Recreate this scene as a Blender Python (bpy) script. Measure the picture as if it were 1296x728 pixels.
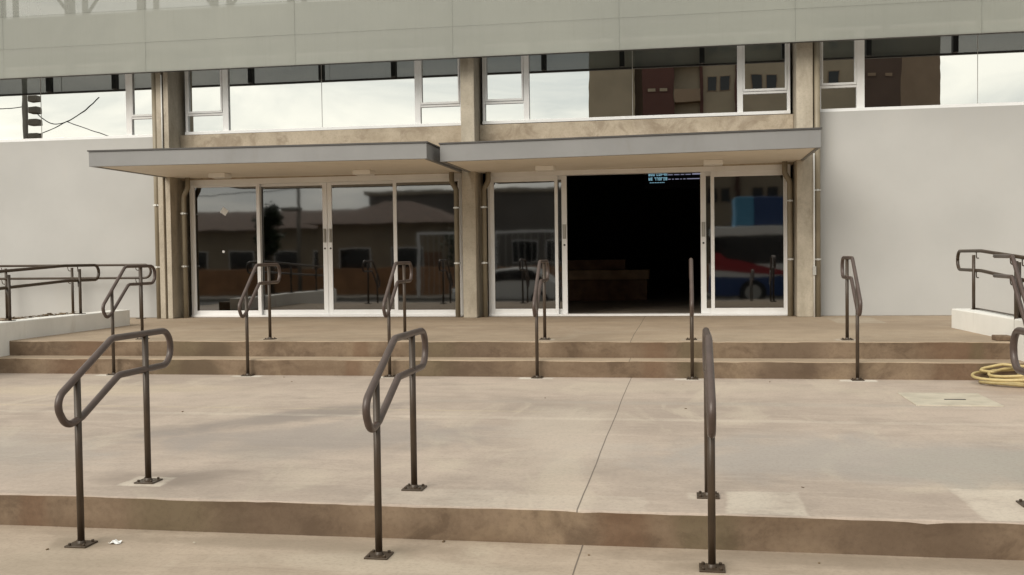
import bpy, bmesh, math, random
from mathutils import Vector, Matrix
R = math.radians
random.seed(7)
for o in list(bpy.data.objects): bpy.data.objects.remove(o)
SC = bpy.context.scene
COL = SC.collection

# ------------------------------------------------------------------ camera
YAW, PITCH, ROLL, FPX, HC = 0.16675, -0.03077, -0.01283, 1276.5, 1.5166
cd = bpy.data.cameras.new('camera'); cam = bpy.data.objects.new('camera', cd); COL.objects.link(cam)
fw = Vector((-math.sin(YAW)*math.cos(PITCH), math.cos(YAW)*math.cos(PITCH), math.sin(PITCH)))
rt = Vector((math.cos(YAW), math.sin(YAW), 0)); up = rt.cross(fw)
r2 = math.cos(ROLL)*rt + math.sin(ROLL)*up; u2 = -math.sin(ROLL)*rt + math.cos(ROLL)*up
cam.matrix_world = Matrix(((r2.x,u2.x,-fw.x,0),(r2.y,u2.y,-fw.y,0),(r2.z,u2.z,-fw.z,HC),(0,0,0,1)))
cd.sensor_width = 36; cd.lens = 36*FPX/1296; cd.clip_start = .05; cd.clip_end = 2000
SC.camera = cam

# ------------------------------------------------------------------ sky, sun, exposure
SUN_EL, SUN_AZ = 36, 210          # azimuth of the sun, clockwise from +Y
w = bpy.data.worlds.new('World'); SC.world = w; w.use_nodes = True
nt = w.node_tree; N = nt.nodes; L = nt.links; N.clear()
wo = N.new('ShaderNodeOutputWorld'); bg = N.new('ShaderNodeBackground'); bg.inputs[1].default_value = .07
sky = N.new('ShaderNodeTexSky'); sky.sky_type = 'NISHITA'; sky.sun_disc = False
sky.sun_elevation = R(SUN_EL); sky.sun_rotation = R(SUN_AZ); sky.dust_density = 3; sky.air_density = 1
tc = N.new('ShaderNodeTexCoord'); mp = N.new('ShaderNodeMapping'); mp.inputs['Scale'].default_value = (1.6, 1.6, 6.5)
n1 = N.new('ShaderNodeTexNoise'); n1.inputs['Scale'].default_value = 1.7; n1.inputs['Detail'].default_value = 7; n1.inputs['Roughness'].default_value = .55; n1.inputs['Distortion'].default_value = .5
cr = N.new('ShaderNodeValToRGB'); cr.color_ramp.elements[0].position = .36; cr.color_ramp.elements[1].position = .6
cr.color_ramp.elements[0].color = (.46, .5, .5, 1); cr.color_ramp.elements[1].color = (1, .965, .86, 1)
sc_ = N.new('ShaderNodeVectorMath'); sc_.operation = 'SCALE'; 
dt = N.new('ShaderNodeVectorMath'); dt.operation = 'DOT_PRODUCT'
L.new(tc.outputs['Generated'], dt.inputs[0])
dt.inputs[1].default_value = (math.sin(R(SUN_AZ))*math.cos(R(SUN_EL)), math.cos(R(SUN_AZ))*math.cos(R(SUN_EL)), math.sin(R(SUN_EL)))
mr = N.new('ShaderNodeMapRange'); mr.interpolation_type = 'SMOOTHSTEP'; mr.inputs[1].default_value = -.3; mr.inputs[2].default_value = 1
mr.inputs[3].default_value = 6.2; mr.inputs[4].default_value = 14.5   # thin cloud glows round the hidden sun
L.new(dt.outputs['Value'], mr.inputs[0]); L.new(mr.outputs[0], sc_.inputs['Scale'])
mx = N.new('ShaderNodeMix'); mx.data_type = 'RGBA'; mx.inputs[0].default_value = .9
L.new(tc.outputs['Generated'], mp.inputs[0]); L.new(mp.outputs[0], n1.inputs['Vector']); L.new(n1.outputs['Fac'], cr.inputs[0])
L.new(cr.outputs[0], sc_.inputs[0]); L.new(sky.outputs[0], mx.inputs[6]); L.new(sc_.outputs[0], mx.inputs[7])
L.new(mx.outputs[2], bg.inputs[0]); L.new(bg.outputs[0], wo.inputs[0])
sl = bpy.data.lights.new('sun', 'SUN'); sl.energy = 1.4; sl.angle = R(40); sl.color = (1, .93, .82)
so = bpy.data.objects.new('sun', sl); COL.objects.link(so)
sd = Vector((math.sin(R(SUN_AZ))*math.cos(R(SUN_EL)), math.cos(R(SUN_AZ))*math.cos(R(SUN_EL)), math.sin(R(SUN_EL))))
so.rotation_euler = sd.to_track_quat('Z', 'Y').to_euler(); so.location = (0, -20, 40)
SC.view_settings.view_transform = 'Standard'; SC.view_settings.look = 'None'
SC.view_settings.exposure = .75; SC.view_settings.gamma = 1; SC.view_settings.use_curve_mapping = False
SC.cycles.use_denoising = True
SC.cycles.max_bounces = 10; SC.cycles.transparent_max_bounces = 16; SC.cycles.caustics_reflective = False

# ------------------------------------------------------------------ node helpers / materials
class NT:
    def __init__(s, name):
        s.m = bpy.data.materials.new(name); s.m.use_nodes = True
        s.t = s.m.node_tree; s.t.nodes.clear()
        s.out = s.n('ShaderNodeOutputMaterial'); s.tc = s.n('ShaderNodeTexCoord')
    def n(s, k): return s.t.nodes.new(k)
    def set(s, inp, v):
        if isinstance(v, bpy.types.NodeSocket): s.t.links.new(v, inp)
        elif isinstance(v, tuple) and len(v) == 3 and inp.type == 'RGBA': inp.default_value = (*v, 1)
        else: inp.default_value = v
    def math(s, op, a, b=0., c=0., clamp=False):
        n = s.n('ShaderNodeMath'); n.operation = op; n.use_clamp = clamp
        s.set(n.inputs[0], a); s.set(n.inputs[1], b); s.set(n.inputs[2], c); return n.outputs[0]
    def noise(s, scale, detail=5, rough=.55, dist=0., vec=None, stretch=None):
        n = s.n('ShaderNodeTexNoise'); n.inputs['Scale'].default_value = scale; n.inputs['Detail'].default_value = detail
        n.inputs['Roughness'].default_value = rough; n.inputs['Distortion'].default_value = dist
        v = vec or s.tc.outputs['Object']
        if stretch:
            mp = s.n('ShaderNodeMapping'); mp.inputs['Scale'].default_value = stretch; s.t.links.new(v, mp.inputs[0]); v = mp.outputs[0]
        s.t.links.new(v, n.inputs['Vector']); return n.outputs['Fac']
    def ramp(s, f, a, b):
        n = s.n('ShaderNodeMapRange'); n.interpolation_type = 'SMOOTHSTEP'; s.set(n.inputs[0], f)
        n.inputs[1].default_value = a; n.inputs[2].default_value = b; return n.outputs[0]
    def mix(s, f, a, b, mode='MIX'):
        n = s.n('ShaderNodeMix'); n.data_type = 'RGBA'; n.blend_type = mode
        s.set(n.inputs[0], f); s.set(n.inputs[6], a); s.set(n.inputs[7], b); return n.outputs[2]
    def xyz(s):
        n = s.n('ShaderNodeSeparateXYZ'); s.t.links.new(s.tc.outputs['Object'], n.inputs[0]); return n.outputs
    def bump(s, h, strength=.2, dist=.01):
        n = s.n('ShaderNodeBump'); n.inputs['Strength'].default_value = strength; n.inputs['Distance'].default_value = dist
        s.t.links.new(h, n.inputs['Height']); return n.outputs[0]
    def bsdf(s, col, rough=.6, metal=0., normal=None, spec=.5):
        n = s.n('ShaderNodeBsdfPrincipled'); s.set(n.inputs['Base Color'], col); s.set(n.inputs['Roughness'], rough)
        n.inputs['Metallic'].default_value = metal; n.inputs['Specular IOR Level'].default_value = spec
        if normal: s.t.links.new(normal, n.inputs['Normal'])
        s.t.links.new(n.outputs[0], s.out.inputs[0]); return s.m

def paint(name, col, rough=.5, var=.12, scale=3., metal=0., bump=.0, spec=.5, grime=None, gamt=.3):
    s = NT(name); c2 = tuple(max(0, v*(1-var)) for v in col); c1 = tuple(v*(1+var*.6) for v in col)
    c = s.mix(s.ramp(s.noise(scale, 6), .3, .7), c1, c2)
    f = s.noise(scale*17, 4)
    c = s.mix(s.math('MULTIPLY', s.ramp(f, .5, .8), .25), c, c2)
    if grime:
        g = s.ramp(s.noise(1.3, 7, .65, .8, stretch=(2.2, 2.2, .5)), .52, .78)
        c = s.mix(s.math('MULTIPLY', g, gamt), c, grime)
    rr = s.math('ADD', rough-.06, s.math('MULTIPLY', s.noise(scale*5, 4), .12))
    nrm = s.bump(s.noise(90, 4), bump, .004) if bump else None
    return s.bsdf(c, rr, metal, nrm, spec)

def concrete(name, light, dark, stain, stain_amt=.5, stretch=(.45, 1.2, 1), boxes=(), joint=None, big=.55, rough=.8, stain_scale=1.1, stain_rng=(.5, .72), stain_stretch=None, pale=None, pale_amt=.5, arcs=False, smears=()):
    s = NT(name)
    a = s.noise(big, 8, .6, .6, stretch=stretch); b = s.noise(3.3, 7, .65, .2); f = s.noise(38, 5, .7); g = s.noise(170, 3, .7)
    v = s.math('ADD', s.math('MULTIPLY', a, .62), s.math('MULTIPLY', b, .38))
    c = s.mix(s.ramp(v, .36, .64), dark, light)
    st = s.ramp(s.noise(stain_scale, 9, .68, .5, stretch=stain_stretch), *stain_rng)
    c = s.mix(s.math('MULTIPLY', st, stain_amt), c, stain)
    if pale:
        p = s.ramp(s.noise(.9, 7, .6, 1.4, stretch=(1.1, .55, 1)), .52, .66)
        c = s.mix(s.math('MULTIPLY', p, pale_amt), c, pale)
    if arcs:   # trowel sweeps: long thin curved streaks
        q = s.noise(2.2, 6, .62, 1.6, stretch=(.35, 2.6, 1)); q = s.ramp(q, .54, .6)
        c = s.mix(s.math('MULTIPLY', q, .2), c, tuple(x*1.18 for x in light))
        q2 = s.ramp(s.noise(1.5, 7, .6, 1.9, stretch=(.5, 1.8, 1)), .56, .66)
        c = s.mix(s.math('MULTIPLY', q2, .24), c, tuple(x*.8 for x in dark))
    X, Y, Z = s.xyz()
    wob = s.math('MULTIPLY', s.math('SUBTRACT', s.noise(3., 6, .7), .5), .12)
    if smears:
        ns = s.noise(1.7, 7, .62, .9); nb = s.math('MULTIPLY', s.math('SUBTRACT', ns, .5), 1.7)
    for (cx, cy, rx, ry, an, col, amt) in smears:
        ca, sa = math.cos(an), math.sin(an)
        dx = s.math('SUBTRACT', X, cx); dy = s.math('SUBTRACT', Y, cy)
        u = s.math('DIVIDE', s.math('ADD', s.math('MULTIPLY', dx, ca), s.math('MULTIPLY', dy, sa)), rx)
        v_ = s.math('DIVIDE', s.math('SUBTRACT', s.math('MULTIPLY', dy, ca), s.math('MULTIPLY', dx, sa)), ry)
        d = s.math('ADD', s.math('SQRT', s.math('ADD', s.math('MULTIPLY', u, u), s.math('MULTIPLY', v_, v_))), nb)
        k = s.n('ShaderNodeMapRange'); k.interpolation_type = 'SMOOTHSTEP'; s.set(k.inputs[0], d); k.inputs[1].default_value = 1.15; k.inputs[2].default_value = .35
        c = s.mix(s.math('MULTIPLY', k.outputs[0], amt), c, col)
    for (x0, x1, y0, y1, col, amt) in boxes:
        hx, hy = (x1-x0)/2, (y1-y0)/2
        dx = s.math('SUBTRACT', s.math('ABSOLUTE', s.math('SUBTRACT', X, (x0+x1)/2)), hx)
        dy = s.math('SUBTRACT', s.math('ABSOLUTE', s.math('SUBTRACT', Y, (y0+y1)/2)), hy)
        d = s.math('ADD', s.math('MAXIMUM', dx, dy), wob)
        k = s.n('ShaderNodeMapRange'); k.interpolation_type = 'SMOOTHSTEP'; s.set(k.inputs[0], d)
        k.inputs[1].default_value = .012; k.inputs[2].default_value = -.018
        c = s.mix(s.math('MULTIPLY', k.outputs[0], s.math('MULTIPLY', s.ramp(b, .2, .62), amt)), c, col)
    if joint is not None:
        w2 = s.math('MULTIPLY', s.math('SUBTRACT', s.noise(.5, 3, .5), .5), .035)
        d = s.math('ABSOLUTE', s.math('ADD', s.math('SUBTRACT', X, joint), w2))
        k = s.n('ShaderNodeMapRange'); s.set(k.inputs[0], d); k.inputs[1].default_value = .0055; k.inputs[2].default_value = .0022
        c = s.mix(s.math('MULTIPLY', k.outputs[0], .85), c, (.05, .042, .035))
        h2 = s.ramp(d, .05, .3)
        c = s.mix(s.math('MULTIPLY', s.math('SUBTRACT', 1., h2), .10), c, tuple(x*1.15 for x in light))
    c = s.mix(s.math('MULTIPLY', s.ramp(f, .42, .75), .34), c, tuple(x*.62 for x in dark))
    c = s.mix(s.math('MULTIPLY', s.ramp(g, .58, .78), .45), c, tuple(x*.5 for x in dark))
    h = s.math('ADD', s.math('MULTIPLY', f, .6), s.math('MULTIPLY', g, .4))
    return s.bsdf(c, s.math('ADD', rough-.1, s.math('MULTIPLY', b, .2)), 0, s.bump(h, .35, .004), .35)

def glass(name, refl, tint, wave=.0012, rough=.0, gcol=(1, 1, 1)):
    s = NT(name)
    tr = s.n('ShaderNodeBsdfTransparent'); tr.inputs[0].default_value = (*tint, 1)
    gl = s.n('ShaderNodeBsdfGlossy'); gl.inputs['Roughness'].default_value = rough; gl.inputs[0].default_value = (*gcol, 1)
    if wave: s.t.links.new(s.bump(s.noise(1.6, 2, .4), 1., wave*10), gl.inputs['Normal'])
    lw = s.n('ShaderNodeLayerWeight'); lw.inputs[0].default_value = .25
    fac = s.math('ADD', refl, s.math('MULTIPLY', lw.outputs['Fresnel'], 1-refl), clamp=True)
    k = s.n('ShaderNodeMixShader'); s.set(k.inputs[0], fac); s.t.links.new(tr.outputs[0], k.inputs[1]); s.t.links.new(gl.outputs[0], k.inputs[2])
    s.t.links.new(k.outputs[0], s.out.inputs[0]); return s.m

def screen_mat(op):
    s = NT('perforated sheet')
    c = s.mix(s.ramp(s.noise(.5, 6, .6, .4), .3, .7), (.375, .388, .345), (.335, .348, .312))
    c = s.mix(s.math('MULTIPLY', s.ramp(s.noise(5, 5, .6, stretch=(6, 1, .25)), .5, .75), .12), c, (.25, .245, .21))
    n = s.n('ShaderNodeBsdfPrincipled'); s.set(n.inputs['Base Color'], c); n.inputs['Roughness'].default_value = .5; n.inputs['Metallic'].default_value = .0
    tr = s.n('ShaderNodeBsdfTransparent'); k = s.n('ShaderNodeMixShader'); k.inputs[0].default_value = op
    s.t.links.new(n.outputs[0], k.inputs[1]); s.t.links.new(tr.outputs[0], k.inputs[2]); s.t.links.new(k.outputs[0], s.out.inputs[0])
    return s.m

def emit(name, col, st):
    s = NT(name); e = s.n('ShaderNodeEmission'); e.inputs[0].default_value = (*col, 1); e.inputs[1].default_value = st
    s.t.links.new(e.outputs[0], s.out.inputs[0]); return s.m

PALE = (.60, .535, .45)
LAND = (.475, .394, .33); LAND_D = (.36, .298, .25)
boxes_land = [(-3.32, -3.06, 5.5, 5.74, PALE, .8), (-1.75, -.95, 5.24, 5.62, PALE, .35), (-1.25, -.2, 5.24, 5.55, PALE, .3),
              (.22, .62, 5.25, 5.75, PALE, .8), (1.47, 2.6, 5.24, 5.95, PALE, .75), (.02, .17, 5.52, 5.68, PALE, .6)]
for bx in (-6.6, -4.93, -3.24, -1.57, .105, 1.79): boxes_land.append((bx-.19, bx+.19, 10.79, 10.93, (.66, .62, .55), .95))
boxes_land += [(-16, 11, 8.12, 8.24, PALE, .3), (-16, -1.2, 8.5, 8.56, (.5, .42, .28), .35)]
M = {
 'landing': concrete('landing concrete', LAND, LAND_D, (.27, .235, .2), .5, boxes=boxes_land, joint=-.55, pale=(.53, .46, .37), pale_amt=.5, arcs=True, smears=[
        (-3.3, 8.0, 1.5, .4, .9, (.235, .205, .185), .75), (-2.6, 7.2, 1.5, .8, .3, (.30, .268, .245), .65), (-3.15, 5.7, .5, .3, .2, (.22, .18, .15), .7),
        (1.2, 6.8, 2.0, .9, .1, (.35, .325, .3), .65), (2.6, 6.6, 1.6, .8, .1, (.36, .335, .29), .6), (-5.2, 6.4, 1.6, .8, -.2, (.36, .335, .305), .45), (-.9, 7.6, .5, 1.6, .15, (.56, .49, .41), .4),
        (-6.2, 9.6, 2.2, .5, .1, (.57, .48, .35), .4), (3.4, 10.3, .9, .6, 0, (.36, .26, .19), .5), (-.2, 10.2, 2.2, .5, .05, (.53, .46, .37), .4), (.5, 9.1, 3.5, .12, .0, (.37, .34, .3), .35)]),
 'fore': concrete('forecourt concrete', (.43, .35, .275), (.32, .257, .197), (.26, .21, .155), .45, joint=-.522, pale=(.5, .43, .34), pale_amt=.55, arcs=True, smears=[(px_, 4.93, .22, .13, 0, (.23, .185, .135), .6) for px_ in (-3.186, -1.53, .134)]+[  # smears at post feet: grime that also paints in a contact shadow
        (-2.2, 5.05, 1.2, .12, 0, (.27, .22, .165), .6), (.9, 5.1, 1.4, .14, 0, (.25, .2, .15), .6), (-3.2, 4.6, .7, .25, .2, (.33, .275, .21), .5), (-1.4, 4.75, .9, .2, -.1, (.52, .45, .36), .5), (1.3, 4.7, .9, .2, .1, (.53, .47, .38), .5)]),
 'plat': concrete('platform concrete', (.40, .315, .228), (.30, .23, .165), (.235, .185, .13), .4, joint=-.57, pale=(.42, .35, .27), pale_amt=.3, arcs=True,
        boxes=[(2.1, 2.75, 14.3, 15.5, (.46, .41, .33), .5)]+[(bx-.12, bx+.12, 11.46, 11.68, (.5, .45, .38), .6) for bx in (-1.57, .105, 1.79, -4.93)]),
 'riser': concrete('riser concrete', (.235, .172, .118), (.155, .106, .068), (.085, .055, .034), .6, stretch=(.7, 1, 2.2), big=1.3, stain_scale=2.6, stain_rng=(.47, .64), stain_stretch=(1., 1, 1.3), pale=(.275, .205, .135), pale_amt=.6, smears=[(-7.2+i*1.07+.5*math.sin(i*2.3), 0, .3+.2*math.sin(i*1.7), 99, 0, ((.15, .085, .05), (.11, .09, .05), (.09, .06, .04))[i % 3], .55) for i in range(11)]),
 'column': concrete('column concrete', (.52, .465, .38), (.38, .335, .265), (.25, .21, .16), .55, stretch=(2, 2, .7), big=1.6, stain_scale=2.2, stain_stretch=(1.6, 1.6, .6)),
 'beam': concrete('beam concrete', (.55, .47, .365), (.40, .33, .245), (.25, .19, .135), .6, stretch=(1, 1, 1.2), big=1.5, stain_scale=2.6, stain_rng=(.46, .62), pale=(.58, .5, .4), pale_amt=.4),
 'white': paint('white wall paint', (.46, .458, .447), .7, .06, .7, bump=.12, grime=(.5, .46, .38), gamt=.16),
 'lowwhite': paint('low wall paint', (.82, .81, .77), .7, .06, 1.4, bump=.2, grime=(.45, .39, .31), gamt=.3),
 'alu': paint('white aluminium', (.88, .88, .88), .3, .03, 3, grime=(.6, .55, .48), gamt=.15, spec=.8),
 'alu2': paint('grey aluminium', (.45, .44, .41), .35, .06, 3),
 'fascia': paint('grey fascia paint', (.235, .235, .235), .45, .07, 1.2, grime=(.18, .165, .15), gamt=.3),
 'cap': paint('dark flashing', (.07, .065, .062), .5, .1, 3),
 'soffit': paint('cream soffit', (.88, .82, .72), .65, .05, .8, grime=(.5, .42, .32), gamt=.25),
 'lamp': paint('lamp housing', (.88, .86, .82), .5, .04, 3),
 'rail': paint('bronze rail paint', (.05, .033, .02), .42, .2, 9, metal=.0, grime=(.085, .065, .052), gamt=.35),
 'loop': paint('bronze loop paint', (.078, .054, .045), .36, .16, 9, grime=(.11, .09, .082), gamt=.4),
 'steel': paint('dark steel', (.035, .035, .034), .5, .2, 3),
 'truss': paint('truss steel', (.09, .09, .085), .5, .2, 3),
 'pipe': paint('beige pipe paint', (.27, .23, .165), .5, .12, 4, grime=(.2, .16, .11), gamt=.4),
 'conduit': paint('white conduit', (.78, .77, .74), .45, .04, 4),
 'clip': paint('zinc clip', (.75, .74, .7), .3, .05, 4, metal=.6),
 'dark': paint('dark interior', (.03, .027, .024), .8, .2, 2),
 'hallfloor': paint('hall floor', (.36, .3, .24), .5, .2, 2),
 'wood': paint('counter wood', (.26, .14, .075), .5, .3, 5),
 'wood2': paint('pale counter edge', (.5, .33, .2), .5, .2, 5),
 'screen': screen_mat(.36), 'screen_open': screen_mat(.52),
 'glass_door': glass('dark tinted glass', .18, (.2, .19, .17), .00006, .028),
 'glass_win': glass('mirror film glass', .68, (.12, .11, .1), .00005, gcol=(.97, .985, .96)),
 'hose': paint('yellow hose', (.50, .40, .19), .45, .15, 14, grime=(.3, .22, .1), gamt=.4),
 'cover': paint('cover plate concrete', (.49, .445, .36), .8, .14, 6, bump=.3, grime=(.33, .28, .2), gamt=.5),
 'paper': paint('paper', (.8, .8, .79), .7, .03, 9),
 'asphalt': paint('asphalt', (.055, .054, .052), .9, .2, 3, bump=.4),
 'pave': paint('pavement', (.27, .245, .21), .85, .2, 2, bump=.3),
 'earth': paint('earth ground', (.16, .12, .08), .9, .3, .3, bump=.3),
 'leafd': paint('dry leaf', (.16, .11, .06), .8, .4, 30),
 'leaf': paint('tree leaf', (.045, .07, .028), .6, .5, 2.5),
 'bark': paint('bark', (.09, .07, .05), .9, .3, 8, bump=.4),
 'carwhite': paint('car white paint', (.75, .75, .74), .25, .02, 2),
 'cardark': paint('car glass', (.015, .016, .018), .08, .1, 2),
 'rubber': paint('rubber', (.02, .02, .02), .8, .2, 9),
 'lens': paint('lens', (.6, .6, .58), .15, .05, 5),
 'redlens': paint('red lens', (.4, .02, .02), .2, .1, 5),
 'busred': paint('livery red', (.34, .025, .035), .35, .06, 2),
 'busblue': paint('livery blue', (.03, .07, .2), .35, .06, 2),
 'buscyan': paint('livery light blue', (.1, .33, .55), .35, .06, 2),
 'brickred': paint('dark red render', (.095, .038, .03), .8, .12, .6),
 'brown': paint('brown render', (.25, .18, .125), .8, .1, .5),
 'darkbrown': paint('dark brown render', (.10, .065, .05), .8, .1, .5),
 'beige': paint('beige render', (.36, .30, .22), .8, .1, .5),
 'grey': paint('grey render', (.2, .185, .17), .8, .12, .5),
 'housewall': paint('house wall', (.36, .3, .22), .8, .12, .9),
 'tile': paint('roof tile', (.13, .075, .05), .8, .25, 3),
 'orange': paint('terracotta wall', (.38, .2, .1), .8, .2, 2),
 'green': paint('hillside green', (.05, .065, .03), .9, .4, .2),
 'pole': paint('pole concrete', (.22, .2, .17), .8, .15, 3),
 'led': emit('display text light', (.42, .78, .95), .28),
 'led2': emit('display line light', (.55, .55, .75), .22),
 'scr': paint('display glass', (.004, .006, .010), .2, .1, 3),
}

# ------------------------------------------------------------------ mesh helpers
class MB:
    def __init__(s): s.bm = bmesh.new(); s.mats = []
    def mi(s, m):
        if m not in s.mats: s.mats.append(m)
        return s.mats.index(m)
    def box(s, x0, x1, y0, y1, z0, z1, m=None, mat=None):
        v = [s.bm.verts.new(p) for p in ((x0,y0,z0),(x1,y0,z0),(x1,y1,z0),(x0,y1,z0),(x0,y0,z1),(x1,y0,z1),(x1,y1,z1),(x0,y1,z1))]
        if m is not None:
            for q in v: q.co = m @ q.co
        for f in ((3,2,1,0),(4,5,6,7),(0,1,5,4),(1,2,6,5),(2,3,7,6),(3,0,4,7)):
            fc = s.bm.faces.new([v[i] for i in f])
            if mat: fc.material_index = s.mi(mat)
        return s
    def prism(s, poly, axis, a, b, mat=None):
        def P(u, v, t): return {'x': (t, u, v), 'y': (u, t, v), 'z': (u, v, t)}[axis]
        A = [s.bm.verts.new(P(u, v, a)) for u, v in poly]; B = [s.bm.verts.new(P(u, v, b)) for u, v in poly]
        fs = [s.bm.faces.new(A), s.bm.faces.new(B[::-1])]
        n = len(poly)
        for i in range(n): fs.append(s.bm.faces.new((A[i], B[i], B[(i+1) % n], A[(i+1) % n])))
        if mat:
            for f in fs: f.material_index = s.mi(mat)
        return s
    def tube(s, pts, r, n=10, closed=False, rf=None):
        pts = [Vector(p) for p in pts]; k = len(pts)
        T = []
        for i in range(k):
            a = pts[(i-1) % k] if (closed or i > 0) else pts[i]; b = pts[(i+1) % k] if (closed or i < k-1) else pts[i]
            T.append((b-a).normalized())
        ref = Vector((1, 0, 0)) if abs(T[0].x) < .9 else Vector((0, 0, 1))
        nn = (ref - T[0]*ref.dot(T[0])).normalized(); rings = []
        for i in range(k):
            nn = (nn - T[i]*nn.dot(T[i])).normalized(); bb = T[i].cross(nn); rr = rf(i/(k-1)) if rf else r
            rings.append([s.bm.verts.new(pts[i] + (nn*math.cos(2*math.pi*j/n) + bb*math.sin(2*math.pi*j/n))*rr) for j in range(n)])
        for i in range(k if closed else k-1):
            a, b = rings[i], rings[(i+1) % k]
            for j in range(n):
                f = s.bm.faces.new((a[j], a[(j+1) % n], b[(j+1) % n], b[j])); f.smooth = True
        if not closed: s.bm.faces.new(rings[0][::-1]); s.bm.faces.new(rings[-1])
        return s
    def cyl(s, p, q, r, n=14): return s.tube([p, q], r, n)
    def build(s, name, mat, parent=None, bevel=0, seg=2):
        bmesh.ops.recalc_face_normals(s.bm, faces=s.bm.faces[:])
        me = bpy.data.meshes.new(name); s.bm.to_mesh(me); s.bm.free()
        if s.mats:
            for m in s.mats: me.materials.append(M[m])
        else: me.materials.append(M[mat])
        o = bpy.data.objects.new(name, me); COL.objects.link(o)
        if parent is not None:
            o.parent = parent
            o.matrix_parent_inverse = WM[parent].inverted()
        WM[o] = Matrix.Identity(4)
        if bevel:
            b = o.modifiers.new('bevel', 'BEVEL'); b.width = bevel; b.segments = seg; b.limit_method = 'ANGLE'; b.angle_limit = R(40)
        return o
WM = {}
def fillet(pts, rad, closed=False, seg=8):
    """round the corners of a polyline with circular arcs"""
    pts = [Vector(p) for p in pts]; out = []; k = len(pts)
    for i in range(k):
        if not closed and i in (0, k-1): out.append(pts[i]); continue
        p = pts[i]; a = pts[i-1]; b = pts[(i+1) % k]; r = rad[i] if isinstance(rad, (list, tuple)) else rad
        u = (a-p); v = (b-p); lu, lv = u.length, v.length; u.normalize(); v.normalize()
        ang = u.angle(v)
        if ang > 3.1 or r <= 0: out.append(p); continue
        t = min(r/math.tan(ang/2), lu*.499, lv*.499); rr = t*math.tan(ang/2)
        c = p+(u+v).normalized()*(rr/math.sin(ang/2))
        A = p+u*t-c; B = p+v*t-c; th = A.angle(B)
        for j in range(seg+1):
            q = j/seg; out.append(c+(A*math.sin((1-q)*th)+B*math.sin(q*th))/math.sin(th))
    return out
def tag(o, label=None, cat=None, group=None, kind=None):
    if label: o['label'] = label
    if cat: o['category'] = cat
    if group: o['group'] = group
    if kind: o['kind'] = kind
    return o
def thing(name, loc, label, cat, group=None):
    o = bpy.data.objects.new(name, None); COL.objects.link(o); o.location = loc; o.empty_display_size = .2
    WM[o] = Matrix.Translation(loc); return tag(o, label, cat, group)
KIDS = {}
def kids(o): return [c for c in COL.objects if c.parent == o]
def dup(o, parent=None):
    c = o.copy(); COL.objects.link(c)
    if parent is not None:
        inv = o.matrix_parent_inverse.copy(); c.parent = parent; c.matrix_parent_inverse = inv
    for ch in kids(o): dup(ch, c)
    return c
def structure(o): return tag(o, kind='structure')

# ------------------------------------------------------------------ ground, steps
Z1, Z2, Z3 = .1842, .3672, .5501
YS, YR1, YR2 = 5.228, 10.97, 11.305
structure(MB().box(-400, 400, -400, 400, -.9, -.42).build('ground', 'earth'))
structure(MB().box(-120, 120, -11, -3.2, -.6, -.36).build('road', 'asphalt'))
structure(MB().box(-120, 120, -3.2, -1.5, -.6, -.22).build('pavement', 'pave', bevel=.02))
structure(MB().box(-120, 120, -14, -11, -.6, -.22).build('far_pavement', 'pave', bevel=.02))
def slab(name, x0, x1, y0, y1, z0, z1, top, riser, step=.09):
    """concrete slab whose front arris is slightly worn and uneven"""
    bm = bmesh.new(); n = int((x1-x0)/step)
    rows = []
    ph = [random.uniform(0, 6) for _ in range(4)]
    for i in range(n+1):
        x = x0+(x1-x0)*i/n
        wv = .0022*math.sin(x*3.1+ph[0])+.0016*math.sin(x*9.7+ph[1])+random.uniform(-.0012, .0012)
        c = .007+.003*math.sin(x*5+ph[2])+random.uniform(0, .004)
        if random.random() < .012: c += random.uniform(.003, .008)
        rows.append([bm.verts.new(p) for p in ((x, y0, z0), (x, y0+wv, z1-c), (x, y0+wv+c*.35, z1-c*.3), (x, y0+wv+c, z1), (x, y1, z1), (x, y1, z0))])
    for i in range(n):
        a, b = rows[i], rows[i+1]
        for j in range(6):
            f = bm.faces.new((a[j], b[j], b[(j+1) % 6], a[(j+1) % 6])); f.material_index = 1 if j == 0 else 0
    bm.faces.new(rows[0]); bm.faces.new(rows[-1][::-1])
    bmesh.ops.recalc_face_normals(bm, faces=bm.faces[:])
    me = bpy.data.meshes.new(name); bm.to_mesh(me); bm.free(); me.materials.append(M[top]); me.materials.append(M[riser])
    o = bpy.data.objects.new(name, me); COL.objects.link(o); WM[o] = Matrix.Identity(4); return structure(o)
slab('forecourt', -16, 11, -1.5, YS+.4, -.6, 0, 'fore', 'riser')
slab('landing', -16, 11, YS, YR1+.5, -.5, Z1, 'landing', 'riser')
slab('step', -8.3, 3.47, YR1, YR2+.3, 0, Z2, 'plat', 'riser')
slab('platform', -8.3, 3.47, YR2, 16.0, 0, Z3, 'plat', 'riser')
structure(MB().box(-14, -8.3, 14.1, 16.0, 0, Z3-.001).build('platform_side', 'plat'))
structure(MB().box(3.47, 8, 13.4, 16.0, 0, Z3-.001).build('platform_side', 'plat'))
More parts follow.
